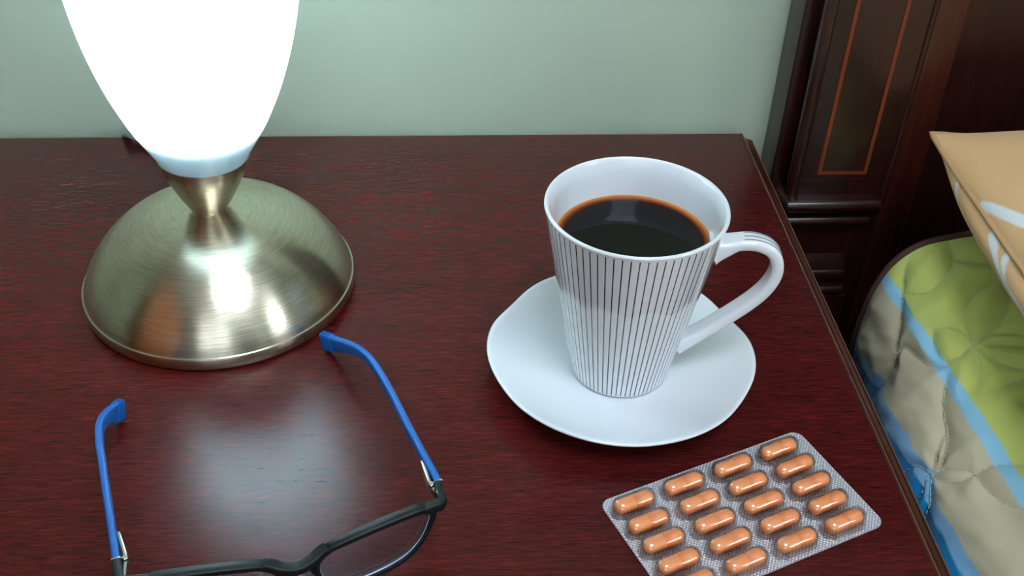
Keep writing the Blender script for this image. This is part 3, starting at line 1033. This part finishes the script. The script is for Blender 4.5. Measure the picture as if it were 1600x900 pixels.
TEMPLES = [
    # right side of the photo
    ([(-.0074, -.0694, .0300), (-.0102, -.0620, .0302), (-.0176, -.0437, .0302), (-.0235, -.0280, .0300), (-.0290, -.0126, .0294), (-.0345, .0016, .0284), (-.0395, .0141, .0266), (-.0445, .0245, .0240),
      (-.0495, .0330, .0205), (-.0548, .0408, .0162), (-.0605, .0485, .0112), (-.0655, .0545, .0078), (-.0700, .0590, .0062)], -1),
    # left side of the photo
    ([(-.1377, -.1070, .0300), (-.1408, -.0975, .0302), (-.1490, -.0737, .0302), (-.1530, -.0620, .0300), (-.1570, -.0501, .0294), (-.1605, -.0402, .0282), (-.1634, -.0310, .0264), (-.1654, -.0235, .0240),
      (-.1666, -.0165, .0210), (-.1673, -.0098, .0172), (-.1674, -.0030, .0128), (-.1668, .0035, .0084), (-.1658, .0085, .0062)], 1)]
for path, inward in TEMPLES:
    P = spline(path, 6)
    n = len(P)
    secs = []
    for i in range(n):
        t = i / (n - 1)
        hh = .0028 + .0004 * math.sin(PI * t)
        hw = .0016
        if t > .58:
            k = min(1.0, (t - .58) / .34)
            hh += .0022 * k ** 2
            hw += .0004 * k
        if i == n - 1:
            hh *= .72
            hw *= .6
        secs.append(rrect(hw, hh, min(hw, hh) * .62, 4))
    tm = MB().sweep([gw(p) for p in P], secs, (0, 0, 1)).build('temple', M['blue_temple'], glasses, sharp=60)
    # ribs on the grip end
    for i in (n - 3, n - 5, n - 7, n - 9):
        t_ = Vector(P[i + 1]) - Vector(P[i - 1])
        t_.normalize()
        s_ = t_.cross(Vector((0, 0, 1))).normalized()
        w_ = s_.cross(t_)
        ring = [gw(P[i]) + s_ * x * 1.04 + w_ * y * 1.04 for x, y in secs[i]]
        MB().sweep(ring, circle(.00034, 6), list([t_] * len(ring)), closed=True).build('grip_rib', M['blue_temple'], tm)
    # silver end plate and spring hinge on the inner side
    a, b = Vector(P[0]), Vector(P[6])
    t_ = (b - a).normalized()
    s_ = t_.cross(Vector((0, 0, 1))).normalized()
    ins = s_ * (-1 if s_.dot(GU) * inward < 0 else 1)
    MB().sweep([gw(a - t_ * .0007), gw(a + t_ * .0004)], rrect(.0021, .0031, .0007, 3), (0, 0, 1)).build('end_plate', M['chrome'], glasses)
    hg = empty('hinge', gw(a))
    hg.parent = glasses
    hpth = [(-.0085, .0020), (-.0055, .0024), (-.0020, .0034), (.0005, .0038), (.0030, .0036), (.0080, .0030), (.0120, .0025), (.0150, .0021)]
    hs = [.0012, .0014, .0022, .0026, .0028, .0024, .0020, .0012]
    MB().sweep([t_ * x + ins * y for x, y in hpth], [rrect(.0009, h_ , .0006, 3) for h_ in hs], (0, 0, 1)).build('hinge_arm', M['chrome'], hg)
    MB().lathe([(0, -.0028), (.0013, -.0028), (.0015, -.0022), (.0015, .0028), (.0010, .0034), (0, .0034)], 16).build('hinge_pin', M['chrome'], hg).location = tuple(t_ * -.0008 + ins * .0036)

# ------------------------------------------------------------------ blister pack and capsules
BA = 0.39147
pack = empty('blister_pack', (0.0672, -0.0566, 0.0), BA)
tag(pack, 'silver foil blister pack holding twenty orange capsules', 'blister pack')
BW, BL = .1155, .0668             # local x along the rows; local y runs to -BL


def rr_outline(x0, x1, y0, y1, r, k=6):
    return [((x0 + x1) / 2 + x, (y0 + y1) / 2 + y) for x, y in rrect((x1 - x0) / 2, (y1 - y0) / 2, r, k)]


ol = rr_outline(0, BW, -BL, 0, .0052)
n = len(ol)
mf = M['foil'] = mat('embossed_foil', srgb(210, 208, 214), 0.36, metal=0.45)
oc = objcoord(mf)
w1 = nd(mf, 'ShaderNodeTexWave', wave_type='BANDS', bands_direction='DIAGONAL', wave_profile='SIN')
w1.inputs['Scale'].default_value = 330.0
mp1 = nd(mf, 'ShaderNodeMapping')
mp1.inputs['Scale'].default_value = (1, 1, 0)
lk(mf, oc, mp1.inputs['Vector'])
lk(mf, mp1.outputs[0], w1.inputs['Vector'])
w2 = nd(mf, 'ShaderNodeTexWave', wave_type='BANDS', bands_direction='DIAGONAL', wave_profile='SIN')
w2.inputs['Scale'].default_value = 330.0
mp2 = nd(mf, 'ShaderNodeMapping')
mp2.inputs['Scale'].default_value = (-1, 1, 0)
lk(mf, oc, mp2.inputs['Vector'])
lk(mf, mp2.outputs[0], w2.inputs['Vector'])
emb = math_node(mf, 'MULTIPLY', w1.outputs['Fac'], w2.outputs['Fac'])
lk(mf, bump(mf, emb, 0.8, 0.0004), bsdf(mf).inputs['Normal'])
lk(mf, ramp(mf, emb, [(0.1, srgb(178, 176, 186)), (0.7, srgb(236, 234, 240))]), bsdf(mf).inputs['Base Color'])
V = [(x, y, .0004) for x, y in ol] + [(x, y, .0010) for x, y in ol]
F = [tuple(range(n)), tuple(n + i for i in range(n))] + [(i, (i + 1) % n, n + (i + 1) % n, n + i) for i in range(n)]
mesh('foil', V, F, M['foil'], pack, sharp=40)
FZ = .0010
US = (.0132, .0407, .0682, .0957)
WS = (.0098, .0225, .0350, .0475, .0598)
# one pocket of clear plastic: stadium plan, rising in a dome with a flange
def stadium(hl, r, k=10):
    out = []
    for i in range(k + 1):
        a = -PI / 2 + PI * i / k
        out.append((hl + r * math.cos(a), r * math.sin(a)))
    for i in range(k + 1):
        a = PI / 2 + PI * i / k
        out.append((-hl + r * math.cos(a), r * math.sin(a)))
    return out


CL, CR = .0202, .00372            # capsule length and radius
HLP = CL / 2 - CR
levels = [(.00575, .0002), (.00530, .0002), (.00505, .0006), (.00495, .0020), (.00470, .0045), (.00420, .0064), (.0033, .0076), (.0020, .0083), (.0008, .0085)]
PV, PFc = [], []
for r, z in levels:
    PV += [(x, y, z) for x, y in stadium(HLP + .0004, r)]
ks = len(stadium(1, 1))
for i in range(len(levels) - 1):
    for q in range(ks):
        r = (q + 1) % ks
        PFc.append((i * ks + q, i * ks + r, i * ks + ks + r, i * ks + ks + q))
PFc.append(tuple((len(levels) - 1) * ks + q for q in range(ks)))
pocket0 = mesh('pocket', PV, PFc, M['blister_plastic'], pack, sharp=70)


def half(r, x_end, x_open, sgn, lip):
    """closed dome of radius r ending at x_end, open end at x_open"""
    prof = [(0.0, x_end)]
    for i in range(1, 9):
        a = PI / 2 * i / 8
        prof.append((r * math.sin(a), x_end - sgn * r * (1 - math.cos(a))))
    prof += [(r, x_open), (r - lip, x_open)]
    mb = MB()
    mb.lathe([(p[0], p[1]) for p in prof], 24)
    return [(v[2], v[0], v[1]) for v in mb.v], mb.f


bodyV, bodyF = half(CR - .00012, -CL / 2, .0040, -1, .0008)
capV, capF = half(CR, CL / 2, -.0004, 1, .0006)
ORD = ['first', 'second', 'third', 'fourth', 'fifth']
COLN = ['leftmost', 'second from the left', 'third from the left', 'rightmost']
ROWN = ['row nearest the saucer', 'second row from the saucer', 'middle row of five', 'second row from the front edge', 'front row of the foil pack']
cap_mesh = body_mesh = None
ca, sa = math.cos(BA), math.sin(BA)
for ri, w in enumerate(WS):
    for ci, u in enumerate(US):
        if ri == 0 and ci == 0:
            po_ = pocket0
        else:
            po_ = pocket0.copy()
            COL.objects.link(po_)
            po_.parent = pack
        po_.location = (u, -w, FZ)
        jx, jr = random.uniform(-.0004, .0004), random.uniform(-.03, .03)
        e = bpy.data.objects.new('capsule', None)
        e.empty_display_size = .005
        COL.objects.link(e)
        lx, ly = u + jx, -w
        e.location = (pack.location.x + ca * lx - sa * ly, pack.location.y + sa * lx + ca * ly, FZ + .00035)
        e.rotation_euler = (0, 0, BA + jr)
        tag(e, 'orange capsule in the blister pack, %s, %s' % (ROWN[ri], COLN[ci]), 'capsule', 'orange capsules in the blister pack')
        if body_mesh is None:
            b_ = mesh('capsule_body', bodyV, bodyF, M['capsule'], e)
            c_ = mesh('capsule_cap', capV, capF, M['capsule_cap'], e)
            body_mesh, cap_mesh = b_.data, c_.data
        else:
            b_ = link(bpy.data.objects.new('capsule_body', body_mesh), e)
            c_ = link(bpy.data.objects.new('capsule_cap', cap_mesh), e)
        b_.location = c_.location = (0, 0, CR)
        roll = random.uniform(0, 6.28)
        b_.rotation_euler = c_.rotation_euler = (roll, 0, 0)
